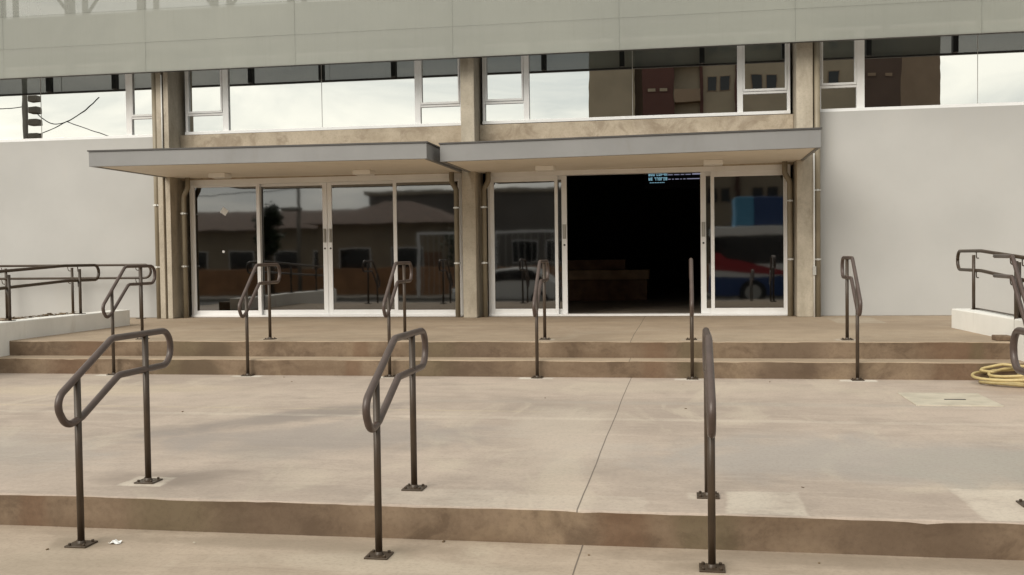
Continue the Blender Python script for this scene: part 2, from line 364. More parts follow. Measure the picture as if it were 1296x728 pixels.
# ramps descending towards the street behind the low white walls
structure(MB().prism([(14.1, Z3-.002), (9.4, Z1+.004), (9.4, 0), (14.1, 0)], 'x', -9.9, -8.5).build('ramp', 'plat'))
structure(MB().prism([(13.4, Z3-.002), (9.0, Z1+.004), (9.0, 0), (13.4, 0)], 'x', 3.72, 5.1).build('ramp', 'plat'))
wl = MB().box(-8.5, -8.25, 8.9, 14.1, 0, .785).build('low_wall', 'lowwhite', bevel=.012)
tag(wl, 'low white painted wall beside the steps at the left, brown rail on it', 'wall')
wr = MB().prism([(3.345, 13.42), (3.42, 13.46), (3.72, 13.46), (3.72, 8.6), (3.47, 8.6), (3.47, 11.4)], 'z', 0, .79).build('low_wall', 'lowwhite', bevel=.012)
tag(wr, 'low white painted wall at the right edge behind the yellow hose', 'wall')
pl = MB().box(3.3, 3.46, 11.42, 11.6, Z3, Z3+.055).build('kerb_block', 'riser', bevel=.01)
tag(pl, 'small dark concrete block against the right low wall on the top step', 'block')

# ------------------------------------------------------------------ building
YC, YW, YG = 15.65, 15.96, 16.12
B = thing('station_building', (-3.3, 16, Z3), 'long white and concrete hall with glass doors, two grey canopies and a grey screen above', 'building')
def part(mb, name, mat, parent=B, **k): return mb.build(name, mat, parent, **k)
# white side walls and concealed structure
part(MB().box(-14, -8.66, YW, 16.3, Z3, 3.625), 'wall', 'white', bevel=.006)
part(MB().box(2.035, 8, YW, 16.3, Z3, 3.65), 'wall', 'white', bevel=.006)
# hall shell (open towards the glass)
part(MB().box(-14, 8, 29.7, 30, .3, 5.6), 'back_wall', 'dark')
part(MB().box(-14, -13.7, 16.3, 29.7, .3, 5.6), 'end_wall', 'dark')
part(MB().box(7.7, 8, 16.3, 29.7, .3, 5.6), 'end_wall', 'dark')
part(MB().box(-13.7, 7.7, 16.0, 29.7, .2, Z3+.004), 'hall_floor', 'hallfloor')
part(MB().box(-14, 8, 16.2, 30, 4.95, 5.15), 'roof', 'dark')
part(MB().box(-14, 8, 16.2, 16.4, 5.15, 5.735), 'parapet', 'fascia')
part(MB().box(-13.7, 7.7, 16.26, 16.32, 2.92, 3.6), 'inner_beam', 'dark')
for (a, b) in ((-8.38, -3.42), (-3.2, 1.711)):
    part(MB().box(a+.003, b-.003, 16.02, 16.25, 2.875, 3.642), 'beam', 'beam', bevel=.008)
# columns
cl_ = MB().box(-8.6, -8.507, YC, 15.95, Z3, 4.94).box(-8.468, -8.38, YC, 15.95, Z3, 4.94).box(-8.6, -8.38, 15.95, 16.3, Z3, 4.94)
part(cl_, 'column', 'column', bevel=.008)
for (a, b) in ((-3.42, -3.2), (1.711, 1.952)):
    part(MB().box(a, b, YC, 16.3, Z3, 4.94), 'column', 'column', bevel=.012)
# downpipes and conduits
def clip(mb, x, y, z, r): mb.box(x-r-.003, x+r+.003, y-r-.005, y+r, z-.011, z+.011).box(x-.016, x+.016, y-r-.02, y-r-.005, z-.016, z+.016)
for x, r in ((-8.66, .045), (2.015, .048)):
    p = part(MB().cyl((x, 15.72, Z3), (x, 15.72, 4.9), r, 16), 'downpipe', 'pipe')
    for z in (1.415, 2.45, 3.3): c = MB(); clip(c, x, 15.72, z, r); part(c, 'pipe_clip', 'clip', p)
for x, dx in ((-8.26, .1), (-3.56, -.1), (-3.11, .1), (1.635, -.1)):
    y = 15.88
    p = part(MB().tube(fillet([(x+dx*.75, y, 2.95), (x+dx*.75, y, 2.73), (x, y, 2.6), (x, y, Z3)], .1), .042, 14), 'downpipe', 'pipe')
    for z in (1.42, 2.31): c = MB(); clip(c, x, y, z, .042); part(c, 'pipe_clip', 'clip', p)
part(MB().cyl((-8.49, 15.635, 3.1), (-8.49, 15.635, 4.6), .012, 8), 'conduit', 'conduit')
k = part(MB().cyl((1.958, 15.64, Z3), (1.958, 15.64, 3.0), .013, 8), 'conduit', 'conduit')
part(MB().box(1.935, 1.985, 15.61, 15.66, 1.18, 1.31), 'junction_box', 'alu2', k, bevel=.004)

def pane(x0, x1, z0, z1, y, mat, parent, name='pane'):
    return MB().box(x0, x1, y, y+.008, z0, z1).build(name, mat, parent)
# upper windows: one part per bay, panes and opening sashes below it
def window(x0, x1, z0, z1, mulls, joints, sash, tz):
    f = MB(); y0, y1 = 16.05, 16.13
    f.box(x0, x1, y0-.03, y1, z0, z0+.05); f.box(x0, x1, y0, y1, z1-.05, z1)
    ed = sorted([(x0, x0+.045)]+mulls+[(x1-.045, x1)])
    for a, b in ed: f.box(a, b, y0, y1, z0+.05, z1-.05)
    w_ = part(f, 'window', 'alu', bevel=.004)
    for i in range(len(ed)-1):
        a, b = ed[i][1], ed[i+1][0]
        if i in sash:
            s = MB(); t = .03
            s.box(a, b, y0+.005, y1-.005, tz-.035, tz+.0); s.box(a+.004, b-.004, y0-.012, y1-.02, tz+.004, tz+.04)
            s.box(a+.003, a+t, y0-.012, y1-.02, tz+.04, z1-.055); s.box(b-t, b-.003, y0-.012, y1-.02, tz+.04, z1-.055)
            sh = s.build('sash', 'alu', w_, bevel=.003)
            pane(a+t, b-t, tz+.04, z1-.05, 16.075, 'glass_win', w_)
            pane(a, b, z0+.05, tz-.03, 16.09, 'glass_win', w_)
        else:
            js = [a]+[j for j in joints if a < j < b]+[b]
            for u, v in zip(js[:-1], js[1:]): pane(u+(.004 if u != a else 0), v-(.004 if v != b else 0), z0+.05, z1-.05, 16.09, 'glass_win', w_)
            for j in js[1:-1]: MB().box(j-.0035, j+.0035, 16.085, 16.102, z0+.05, z1-.05).build('glazing_joint', 'alu2' , w_)
ZT = 4.93
window(-13.6, -8.72, 3.627, ZT, [(-9.374, -9.27)], [-11.0], {1}, 3.985)
window(-8.285, -3.47, 3.645, ZT, [(-7.61, -7.505), (-4.27, -4.175)], [-5.87], {0, 2}, 4.0)
window(-3.145, 1.665, 3.65, ZT, [(-2.473, -2.383), (.872, .956)], [-.74], {0, 2}, 4.01)
window(2.075, 7.6, 3.652, ZT, [(2.641, 2.757)], [4.379], {0}, 4.055)

# glazed door bays
def leaf(x0, x1, z0, z1, y, name, w_=.05, bot=.09, top=.05, lw=None, rw=None):
    f = MB(); lw = lw or w_; rw = rw or w_
    f.box(x0, x0+lw, y, y+.04, z0, z1); f.box(x1-rw, x1, y, y+.04, z0, z1)
    f.box(x0+lw, x1-rw, y+.001, y+.039, z0, z0+bot); f.box(x0+lw, x1-rw, y+.001, y+.039, z1-top, z1)
    o = part(f, name, 'alu', bevel=.003)
    pane(x0+lw, x1-rw, z0+bot, z1-top, y+.016, 'glass_door', o); return o
def handle(x, y, parent):
    h = MB(); h.box(x-.026, x+.026, y-.012, y, 1.79, 2.02); h.box(x-.012, x+.012, y-.045, y-.03, 1.8, 2.01); h.box(x-.01, x+.01, y-.03, y-.012, 1.8, 1.83); h.box(x-.01, x+.01, y-.03, y-.012, 1.98, 2.01)
    h.build('handle', 'alu2', parent, bevel=.003)
    MB().cyl((x, y-.006, 1.69), (x, y, 1.69), .016, 10).build('lock', 'steel', parent)
def bay(x0, x1, ztop, zh):
    f = MB(); f.box(x0, x1, 16.02, 16.2, ztop, zh); f.box(x0, x0+.05, 16.03, 16.2, Z3, ztop); f.box(x1-.05, x1, 16.03, 16.2, Z3, ztop)
    f.box(x0, x1, 16.0, 16.22, Z3-.02, Z3+.035)
    return part(f, 'door_frame', 'alu', bevel=.004)
bay(-8.235, -3.5, 2.79, 2.878)
leaf(-8.185, -6.99, Z3+.035, 2.79, 16.06, 'glazed_panel', .03, .075, .04, rw=.06)
gp0 = [o for o in COL.objects if o.name == 'glazed_panel'][0]
for (x, z, h, a) in ((-7.63, 2.34, .058, .6), (-7.66, 1.66, .02, .3)):
    MB().box(-h, h, -.002, 0, -h*.9, h*.9, Matrix.Translation((x, 16.0745, z)) @ Matrix.Rotation(a, 4, 'Y')).build('sticker', 'paper', gp0)
d1 = leaf(-7.05, -5.83, Z3+.035, 2.79, 16.125, 'sliding_door', .06, .08, .045, rw=.078); handle(-5.875, 16.125, d1)
d2 = leaf(-5.825, -4.61, Z3+.035, 2.79, 16.125, 'sliding_door', .06, .08, .045, lw=.078); handle(-5.775, 16.125, d2)
leaf(-4.67, -3.55, Z3+.035, 2.79, 16.06, 'glazed_panel', .03, .075, .04, lw=.06)
bay(-3.08, 1.66, 2.80, 2.878)
leaf(-3.03, -1.945, Z3+.035, 2.80, 16.05, 'glazed_panel', .05, .085, .085)
d3 = leaf(-3.0, -1.808, Z3+.035, 2.80, 16.125, 'sliding_door', .06, .08, .06, rw=.085); handle(-1.85, 16.125, d3)
d4 = leaf(.30, 1.58, Z3+.035, 2.80, 16.125, 'sliding_door', .06, .08, .06, lw=.085); handle(.343, 16.125, d4)
leaf(.455, 1.61, Z3+.035, 2.80, 16.05, 'glazed_panel', .055, .085, .085)

# canopies
def canopy(x0, x1, yf, zl, zr, h, lamps):
    # front fascia, side fascias and roof as one sheet metal box, soffit below it
    dz = (zr-zl)/(x1-x0)
    def Z(x): return zl+(x-x0)*dz
    f = MB(); t = .05
    f.prism([(x0, Z(x0)), (x1, Z(x1)), (x1, Z(x1)+h), (x0, Z(x0)+h)], 'y', yf, yf+t)
    for a, b in ((x0, x0+t), (x1-t, x1)):
        f.prism([(yf+t, Z(a)), (16.02, Z(a)), (16.02, Z(a)+h), (yf+t, Z(a)+h)], 'x', a, b)
    c = part(f, 'canopy', 'fascia', bevel=.004)
    MB().prism([(x0-.015, Z(x0)+h+.001), (x1+.015, Z(x1)+h+.001), (x1+.015, Z(x1)+h+.022), (x0-.015, Z(x0)+h+.022)], 'y', yf-.015, 16.0).build('flashing', 'cap', c)
    MB().prism([(x0+t, Z(x0+t)+.012), (x1-t, Z(x1-t)+.012), (x1-t, Z(x1-t)+.06), (x0+t, Z(x0+t)+.06)], 'y', yf+t, 16.02).build('soffit', 'soffit', c)
    for lx in lamps:
        MB().box(lx-.14, lx+.14, 15.06, 15.32, Z(lx)-.062, Z(lx)+.011).build('ceiling_lamp', 'lamp', c, bevel=.01)
canopy(-8.49, -3.435, 13.5, 2.9, 2.872, .216, (-7.27, -4.88))
canopy(-3.32, 1.82, 13.8, 2.853, 2.896, .242, (-2.02, .47))

# perforated screen with ribs and the truss behind
sx = [-13.67+2.555*i for i in range(9)]
scr = MB(); scr.box(-13.67, sx[-1], 15.29, 15.36, 4.585, 4.612)
scr = part(scr, 'facade_screen', 'cap')
for i in range(8):
    for z0, z1 in ((4.59, 5.068), (5.068, 5.6), (5.6, 7.5)):
        g = .0012
        MB().box(sx[i]+g, sx[i+1]-g, 15.285+random.uniform(0, .003), 15.315, z0 + (.0 if z0 < 4.6 else g), z1-g).build('screen_panel', 'screen' if z1 < 6 else 'screen_open', scr)
for kx in range(15):
    x = -11.28+1.2925*(kx-1)
    MB().box(x-.04, x+.04, 15.36, 15.47, 4.605, 7.4).build('screen_rib', 'steel', scr)
tr = part(MB().box(-13.6, 7.6, 15.77, 15.86, 5.63, 5.69).box(-13.6, 7.6, 15.77, 15.86, 7.0, 7.09), 'roof_truss', 'truss')
for i in range(15):
    x = -12.78+1.3*i
    for q in (0, .24): MB().box(x+q-.035, x+q+.035, 15.78, 15.85, 5.69, 7.0).build('truss_upright', 'truss', tr)
    a, b = (x+.275, x+1.265) if i % 2 else (x+1.265, x+.275)
    MB().tube([(a, 15.815, 6.98), (b, 15.815, 5.71)], .03, 6).build('truss_diagonal', 'truss', tr)

# hall furniture seen through the open doorway
ct = thing('counter', (-2.6, 22, Z3), 'long brown wooden counter dimly seen inside the dark hall', 'counter')
MB().box(-4.4, -.72, 21.6, 22.4, Z3, 1.0).build('base', 'wood', ct, bevel=.01)
MB().box(-4.45, -.68, 21.5, 22.45, 1.0, 1.2).build('counter_front', 'wood2', ct, bevel=.01)
MB().box(-4.4, -1.2, 21.9, 22.4, 1.2, 1.42).build('upper_shelf', 'wood', ct, bevel=.01)
dp = thing('display_board', (-.15, 22, 3.0), 'black display board with rows of pale blue text hanging in the dark hall', 'display')
MB().box(-.78, .5, 21.96, 22.04, 2.93, 3.33).build('board', 'scr', dp, bevel=.006)
t = MB(); rnd = random.Random(3)
def glyph(t, x, z, wd, h):
    s = h*.2; y0, y1 = 21.945, 21.958
    segs = [(0, wd, h-s, h), (0, wd, 0, s), (0, wd, h/2-s/2, h/2+s/2), (0, s, 0, h), (wd-s, wd, 0, h)]
    for k, (a, b, c, d) in enumerate(segs):
        if rnd.random() < .72: t.box(x+a, x+b, y0+k*.0006, y1, z+c, z+d)
for row, z in ((0, 3.205), (1, 3.11)):
    x = -.685
    for n in (3, 5) if row == 0 else (2, 6):
        for i in range(n): glyph(t, x, z, .037, .062); x += .047
        x += .03
x = -.66
for i in range(9):
    t.box(x, x+.025, 21.945, 21.958, 3.055, 3.068); x += .036
t.build('text', 'led', dp)
for z, st in ((3.215, 0), (3.12, 0)):
    t = MB(); x = -.27
    while x < .4:
        l = rnd.uniform(.03, .11) if x < .12 else .27
        t.box(x, min(x+l, .43), 21.945, 21.958, z, z+.017+(.012 if z > 3.2 and x > .1 else 0)); x += l+.03
    t.build('text_line', 'led2', dp)

# ------------------------------------------------------------------ handrails
def rail_thing(base, profile, posts, name, plate=.061, z_off=None, pr=.0185, tr_=.0195):
    """loop rail in the plane x=0; posts = [(y, z_foot, z_top)]"""
    o = thing(name, base, 'x', 'handrail')
    MB().tube(fillet([(0, y, z) for y, z, r in profile], [r for y, z, r in profile], True), tr_, 14, True).build('rail', 'loop', o)
    for y, z0, z1 in posts:
        p = MB().cyl((0, y, z0), (0, y, z1), pr, 14).build('post', 'rail', o)
        s = MB().box(-plate, plate, y-plate, y+plate, z0, z0+.009).tube([(0, y, z0+.008), (0, y, z0+.016), (0, y, z0+.026)], pr*1.3, 12, rf=lambda q: pr*(1.38-.34*q))
        for ax in (-1, 1):
            for ay in (-1, 1): s.cyl((ax*plate*.68, y+ay*plate*.68, z0+.008), (ax*plate*.68, y+ay*plate*.68, z0+.02), .0085, 6)
        s.build('base_plate', 'rail', p, bevel=.0015)
    return o
YL, YU = 4.905, 5.605
front_prof = [(4.70, .80, .11), (4.80, .652, .09), (4.94, .684, .08), (5.31, .866, .1), (5.905, .868, .1), (5.905, 1.082, .1), (5.25, 1.082, .11)]
fproto = rail_thing((0, YL, 0), front_prof, [(YL, 0, .90), (YU, Z1, 1.07)], 'handrail')
FG = 'loop handrails across the lower step'
flab = ['brown loop handrail on the lower step with a paper scrap by its foot',
        'brown loop handrail on the lower step between the paper scrap and the edge-on rail',
        'brown loop handrail in the foreground seen edge-on below the open doorway',
        'brown loop handrail cut off by the right picture edge beside the yellow hose']
for i, x in enumerate((-3.186, -1.53, .134, 1.795)):
    o = fproto if i == 0 else dup(fproto)
    o.location = (x, YL, 0); tag(o, flab[i], 'handrail', FG)
YBL, YBU = 10.902, 11.558
back_prof = [(10.685, .985, .08), (10.78, .855, .07), (10.88, .905, .05), (11.27, 1.237, .1), (11.89, 1.237, .1), (11.89, 1.455, .1), (11.205, 1.455, .11)]
bproto = rail_thing((0, YBL, Z1), back_prof, [(YBL, Z1, 1.18), (YBU, Z3, 1.44)], 'handrail')
BG = 'loop handrails across the upper two steps'
blab = ['brown loop handrail on the upper steps nearest the left low white wall',
        'brown loop handrail on the upper steps before the leftmost glass door',
        'brown loop handrail on the upper steps before the closed doors, beside the middle column',
        'brown loop handrail on the upper steps before the glass panel left of the open doorway',
        'brown loop handrail seen edge-on before the dark open doorway on the upper steps',
        'brown loop handrail on the upper steps before the white wall at right']
for i, x in enumerate((-6.604, -4.929, -3.239, -1.567, .105, 1.796)):
    o = bproto if i == 0 else dup(bproto)
    o.location = (x, YBL, Z1); tag(o, blab[i], 'handrail', BG)

# double bar rail on brackets at the right end of the steps
def ubracket(mb, x, y, z, dx):
    mb.tube(fillet([(x, y, z-.09), (x+dx*.9, y, z-.09), (x+dx*1.0, y, z-.02)], .03), .007, 8)
o = thing('bracket_handrail', (3.49, 11.4, Z3), 'brown double bar handrail on brackets at the right end of the upper steps', 'handrail')
for zt in (1.452, 1.235):
    MB().tube(fillet([(3.43, 11.93, zt), (3.43, 11.33, zt), (3.43, 10.78, zt-.6), (3.43, 10.5, zt-.6)], .08), .0225, 14).build('rail', 'loop', o)
for y, z0, z1 in ((11.4, Z3, 1.40), (10.72, Z1, .83)):
    p = MB().cyl((3.49, y, z0), (3.49, y, z1), .021, 12).build('post', 'rail', o)
    MB().box(3.42, 3.56, y-.07, y+.07, z0+.001, z0+.009).build('base_plate', 'rail', p)
for zt in (1.452, 1.235): b = MB(); ubracket(b, 3.49, 11.4, zt, -.06); b.build('bracket', 'rail', o)

# rail on the left low wall, stepping down along the ramp
def wall_rail(name, x, loop_y, posts, ylevel, drop, yend, ztop, zbot, base, lab):
    o = thing(name, (x, posts[0], base), lab, 'handrail')
    d0 = drop*(ylevel-yend)
    pts = [(x, yend, ztop-d0), (x, ylevel, ztop), (x, loop_y, ztop), (x, loop_y, zbot), (x, ylevel, zbot), (x, yend, zbot-d0)]
    MB().tube(fillet(pts, [0, .3, .12, .12, .3, 0]), .021, 14).build('rail', 'rail', o)
    for y in posts:
        p = MB().cyl((x+.03*(1 if x < 0 else -1), y, base), (x+.03*(1 if x < 0 else -1), y, ztop-.05-max(0, drop*(ylevel-y))), .02, 12).build('post', 'rail', o)
        MB().box(x-.05, x+.08, y-.05, y+.05, base, base+.008).build('base_plate', 'rail', p)
        for zz in (ztop, zbot): b = MB(); ubracket(b, x+.03, y, zz-max(0, drop*(ylevel-y)), -.03); b.build('bracket', 'rail', p)
    return o
wall_rail('ramp_handrail', -8.39, 13.52, (13.0, 11.48, 9.96), 12.7, .042, 9.2, 1.468, 1.256, .785, 'brown ramp handrail standing on the left low white wall')
o = wall_rail('ramp_handrail', 3.58, 14.05, (13.2, 11.5, 9.9), 13.0, .05, 9.0, 1.512, 1.272, .79, 'brown ramp handrail with a rounded end on the right low white wall')
MB().box(3.565, 3.595, 9.0, 13.2, .80, .812).build('foot_bar', 'rail', o)
# level rail along the white wall at the left
o = thing('wall_handrail', (-9.0, 15.7, Z3), 'brown two bar handrail running along the base of the left white wall', 'handrail')
MB().tube(fillet([(-13.8, 15.7, 1.47), (-8.79, 15.7, 1.455), (-8.79, 15.7, 1.236), (-13.8, 15.7, 1.25)], [0, .11, .11, 0]), .02, 14).build('rail', 'rail', o)
for x in (-9.0, -10.25, -11.5, -12.75):
    p = MB().cyl((x, 15.72, Z3), (x, 15.72, 1.42), .022, 12).build('post', 'rail', o)
    MB().box(x-.06, x+.06, 15.66, 15.78, Z3+.0, Z3+.008).build('base_plate', 'rail', p)
    for zz in (1.455, 1.24): MB().tube(fillet([(x, 15.72, zz-.09), (x-.06, 15.71, zz-.09), (x-.07, 15.7, zz-.02)], .03), .007, 8).build('bracket', 'rail', p)
# dry leaves caught behind the left low wall
lv = MB(); rl = random.Random(5)
for i in range(260):
    x, y = rl.uniform(-8.62, -8.5), rl.uniform(11.4, 13.2); z = .72+rl.uniform(0, .09)
    m = Matrix.Translation((x, y, z)) @ Matrix.Rotation(rl.uniform(0, 6), 4, 'Z') @ Matrix.Rotation(rl.uniform(-.8, .8), 4, 'X')
    lv.box(-.03, .03, -.014, .014, 0, .002, m)
lv.build('dry_leaves', 'leafd'); bpy.data.objects['dry_leaves']['kind'] = 'stuff'
structure(MB().box(-8.72, -8.5, 8.9, 14.1, 0, .72).build('planting_bed', 'earth'))

# ------------------------------------------------------------------ small things on the landing
pts = []; rh = random.Random(11)
n = 5
for i in range(n*36+1):
    a = i/36*2*math.pi; k = i/36
    rx = .34+.08*math.sin(k*2.3+.4)+.02*math.sin(a*3); ry = .27+.07*math.cos(k*1.9)
    cx, cy = 3.31+.05*math.sin(k*1.7), 10.66+.05*math.cos(k*2.6)
    z = Z1+.017+.022*k+.012*math.sin(a*2+k)
    pts.append((cx-rx*math.cos(a), cy-ry*math.sin(a), z+ (.09*max(0, math.sin(a-1.9))**2 if k > 3 else 0)))
pts += [(2.95, 10.9, .3), (3.2, 11.0-.12, .36), (3.6, 10.75, .33), (4.2, 10.6, .21), (5.0, 10.5, .2)]
hs = MB().tube(fillet(pts, .05, seg=3), .0145, 10).build('hose', 'hose')
tag(hs, 'yellow garden hose coiled on the landing at the right', 'hose')
cv = thing('access_cover', (2.35, 9.5, Z1), 'pale square access cover with a dark slot set in the landing', 'cover')
MB().box(1.99, 2.70, 9.12, 9.91, Z1-.02, Z1+.009).build('cover_plate', 'cover', cv, bevel=.004)
MB().box(2.3, 2.48, 9.45, 9.48, Z1+.008, Z1+.0125).build('lifting_slot', 'steel', cv)
bm = MB(); g = []
for j in range(5):
    for i in range(6):
        g.append(bm.bm.verts.new((-3.016+(i-2.5)*.011+rh.uniform(-.004, .004), 4.952+(j-2)*.012+rh.uniform(-.004, .004), .003+abs(rh.gauss(0, .008)))))
for j in range(4):
    for i in range(5): bm.bm.faces.new((g[j*6+i], g[j*6+i+1], g[j*6+i+7], g[j*6+i+6]))
pp = bm.build('paper_scrap', 'paper'); s = pp.modifiers.new('thick', 'SOLIDIFY'); s.thickness = .001
tag(pp, 'small crumpled white paper scrap on the forecourt', 'litter')

db = MB(); rd = random.Random(21)
for i in range(18):
    if i % 3 == 0: x, y, z = rd.uniform(-3.5, 2), rd.uniform(4.6, 5.2), .001
    elif i % 3 == 1: x, y, z = rd.uniform(-6, 3), rd.uniform(5.4, 10.8), Z1+.001
    else: x, y, z = rd.uniform(-8, 3.2), rd.choice((rd.uniform(10.6, 10.96), rd.uniform(15.2, 15.9))), 0
    if z == 0: z = (Z1 if y < 11 else Z3)+.001
    a = rd.uniform(.004, .011); b = rd.uniform(.003, .006)
    db.box(-a, a, -b, b, 0, rd.uniform(.002, .006), Matrix.Translation((x, y, z)) @ Matrix.Rotation(rd.uniform(0, 3), 4, 'Z'), mat=rd.choice(('leafd', 'leafd', 'cover')))
tag(db.build('ground_debris', 'leafd'), kind='stuff')
# ------------------------------------------------------------------ the street opposite (seen in the glass)
def wheel(x, y, z, r, wd, parent):
    o = MB().tube([(x, y-wd/2, z), (x, y+wd/2, z)], r, 24).build('wheel', 'rubber', parent)
    MB().tube([(x, y-wd/2-.008, z), (x, y+wd/2+.008, z)], r*.62, 16).build('rim', 'alu2', o)
car = thing('parked_car', (-6.3, -4.6, -.36), 'white hatchback parked along the kerb, reflected in the glass left of the doorway', 'car')
x0, y0, g = -8.3, -5.45, -.36
prof = [(0, .3), (.02, .62), (.25, .74), (.95, .92), (1.65, 1.4), (2.1, 1.47), (3.1, 1.44), (3.75, .98), (4.0, .92), (4.05, .5), (4.0, .3)]
MB().prism([(x0+a, g+b) for a, b in prof], 'y', y0, y0+1.7).build('body', 'carwhite', car, bevel=.09, seg=4)
for yy in (y0-.012, y0+1.7):
    MB().prism([(x0+a, g+b) for a, b in ((1.2, .98), (1.72, 1.34), (2.2, 1.38), (3.0, 1.36), (3.5, 1.0))], 'y', yy, yy+.012).build('side_window', 'cardark', car)
MB().box(x0+.98, x0+1.02, y0+.2, y0+1.5, g+.96, g+1.0).build('wiper', 'rubber', car)
for xx in (.75, 3.25):
    for yy in (y0+.05, y0+1.65): wheel(x0+xx, yy, g+.31, .31, .2, car)
for yy in (y0+.3, y0+1.4):
    MB().box(x0-.01, x0+.16, yy-.14, yy+.14, g+.6, g+.71).build('headlight', 'lens', car, bevel=.02)
    MB().box(x0+3.97, x0+4.07, yy-.12, yy+.12, g+.7, g+.9).build('tail_light', 'redlens', car, bevel=.02)
bus = thing('parked_bus', (4.5, -5.6, -.36), 'red white and blue bus at the kerb, reflected in the glass right of the doorway', 'bus')
bx0, bx1, by0, by1 = 1.05, 9.0, -7.0, -4.7
MB().box(bx0, bx1, by0, by1, g+.35, g+1.05).build('lower_body', 'busblue', bus, bevel=.05)
MB().box(bx0+.01, bx1-.01, by0+.01, by1-.01, g+1.05, g+1.5).build('body_side', 'carwhite', bus)
MB().prism([(bx0+.02, g+1.9), (bx0+.3, g+1.9), (bx0+.55, g+1.7), (bx0+2.6, g+1.25), (bx0+2.6, g+1.08), (bx0+.02, g+1.3)], 'y', by1-.005, by1+.012).build('red_stripe', 'busred', bus)
MB().box(bx0+.03, bx1-.03, by0+.04, by1-.04, g+1.5, g+2.5).build('window_band', 'cardark', bus)
MB().box(bx0, bx1, by0, by1, g+2.5, g+2.85).build('roof_band', 'carwhite', bus, bevel=.05)
MB().box(bx0+.85, bx0+1.5, by0+.15, by1-.1, g+2.85, g+3.9).build('roof_box', 'buscyan', bus, bevel=.04)
MB().box(bx0+1.5, bx0+3.8, by0+.15, by1-.1, g+2.85, g+3.9).build('roof_box', 'busblue', bus, bevel=.04)
for xx in (2.5, 7.2):
    for yy in (by0+.1, by1-.1): wheel(xx, yy, g+.48, .48, .3, bus)

def windows(parent, xs, zs, y, wd, h, mat='cardark', frame='alu'):
    f0 = None
    for x in xs:
        for z in zs:
            if f0 is None:
                f0 = MB().box(x-.06, x+wd+.06, y-.02, y+.05, z-.06, z+h+.06).build('window', frame, parent)
                p0 = MB().box(x, x+wd, y+.04, y+.062, z, z+h).build('pane', mat, f0); ox, oz = x, z
            else:
                c = dup(f0, parent); c.location = (x-ox, 0, z-oz)
# apartment tower
A = thing('apartment_tower', (0, -50, -.4), 'tall beige and dark red apartment block reflected in the upper windows', 'building')
ya = -47.7
MB().box(-7.1, -3.5, ya-12, ya, -.4, 34).build('wall', 'beige', A)
MB().box(-3.5, -2.9, ya-12, ya-1.2, -.4, 34).build('wall', 'brown', A)
MB().box(-2.9, -.5, ya-12, ya+.4, -.4, 34).build('wall', 'brickred', A)
MB().box(-.5, 13.2, ya-12, ya-.6, -.4, 34).build('wall', 'beige', A)
zs = [2.6+2.9*i for i in range(9)]
windows(A, (-2.5, -1.55), zs, ya+.4, .6, .22, 'housewall', 'brickred')
windows(A, (2.1, 3.1, 5.5, 6.6, 8.6, 9.6, 11.2), zs, ya-.6, .7, 1.1, 'cardark', 'brown')
for i, z in enumerate(zs):
    MB().box(-.45, 1.5, ya-.6, ya+.5, z-.9, z-.78).box(-.45, 1.5, ya+.42, ya+.5, z-.78, z+.1).build('balcony', 'brown', A)
MB().box(1.5, 1.75, ya-.6, ya-.35, -.4, 34).box(4.2, 4.5, ya-.6, ya-.35, -.4, 34).build('pilaster', 'brickred', A)
T2 = thing('brown_tower', (16, -52, -.4), 'dark brown tower with few windows reflected in the upper window at right', 'building')
MB().box(13.5, 16.3, ya-10, ya, -.4, 32).build('wall', 'darkbrown', T2)
MB().prism([(16.3, ya), (19.7, ya-2.2), (19.7, ya-10), (16.3, ya-10)], 'z', -.4, 32).build('wall', 'brown', T2)
windows(T2, (14.0, 15.2), [3.2+2.9*i for i in range(9)], ya, .5, .2, 'brown', 'darkbrown')
G = thing('commercial_building', (-13, -27, -.4), 'long grey flat roofed building across the street reflected in the doors', 'building')
MB().box(-19, -6.2, -36, -27.7, -.4, 5.35).build('wall', 'grey', G)
MB().box(-19.2, -6.0, -36.1, -27.5, 5.35, 5.6).build('roof', 'beige', G)
windows(G, (-17.5, -15, -12.5, -10, -7.9), (1.2,), -27.7, 1.5, 1.2)
H = thing('tiled_house', (-15.1, -19, -.4), 'low house with a hipped tile roof reflected in the closed glass doors', 'house')
MB().box(-18.6, -11.6, -24, -17.7, -.4, 3.35).build('wall', 'housewall', H)
r_ = MB(); hx = [r_.bm.verts.new(p) for p in ((-19.3, -24.6, 3.3), (-10.9, -24.6, 3.3), (-10.9, -17.1, 3.3), (-19.3, -17.1, 3.3), (-15.8, -20.8, 4.6), (-14.4, -20.8, 4.6))]
for f in ((0, 1, 5, 4), (1, 2, 5), (2, 3, 4, 5), (3, 0, 4), (3, 2, 1, 0)): r_.bm.faces.new([hx[i] for i in f])
r_.build('roof', 'tile', H)
windows(H, (-17.4, -14.6), (.8,), -17.7, 1.6, 1.2)
MB().box(-12.9, -12.0, -17.72, -17.66, -.35, 1.8).build('door', 'wood', H)
H2 = thing('long_house', (-27, -28, -.4), 'long low house with a shallow tile roof reflected at the far left of the doors', 'house')
MB().box(-36, -20.4, -34, -27.5, -.4, 3.4).build('wall', 'housewall', H2)
MB().prism([(-26.9, 3.4), (-34.6, 3.4), (-30.8, 4.7)], 'x', -36.5, -20).build('roof', 'tile', H2)
windows(H2, (-34, -31, -28, -25, -22.5), (.9,), -27.5, 1.5, 1.1)
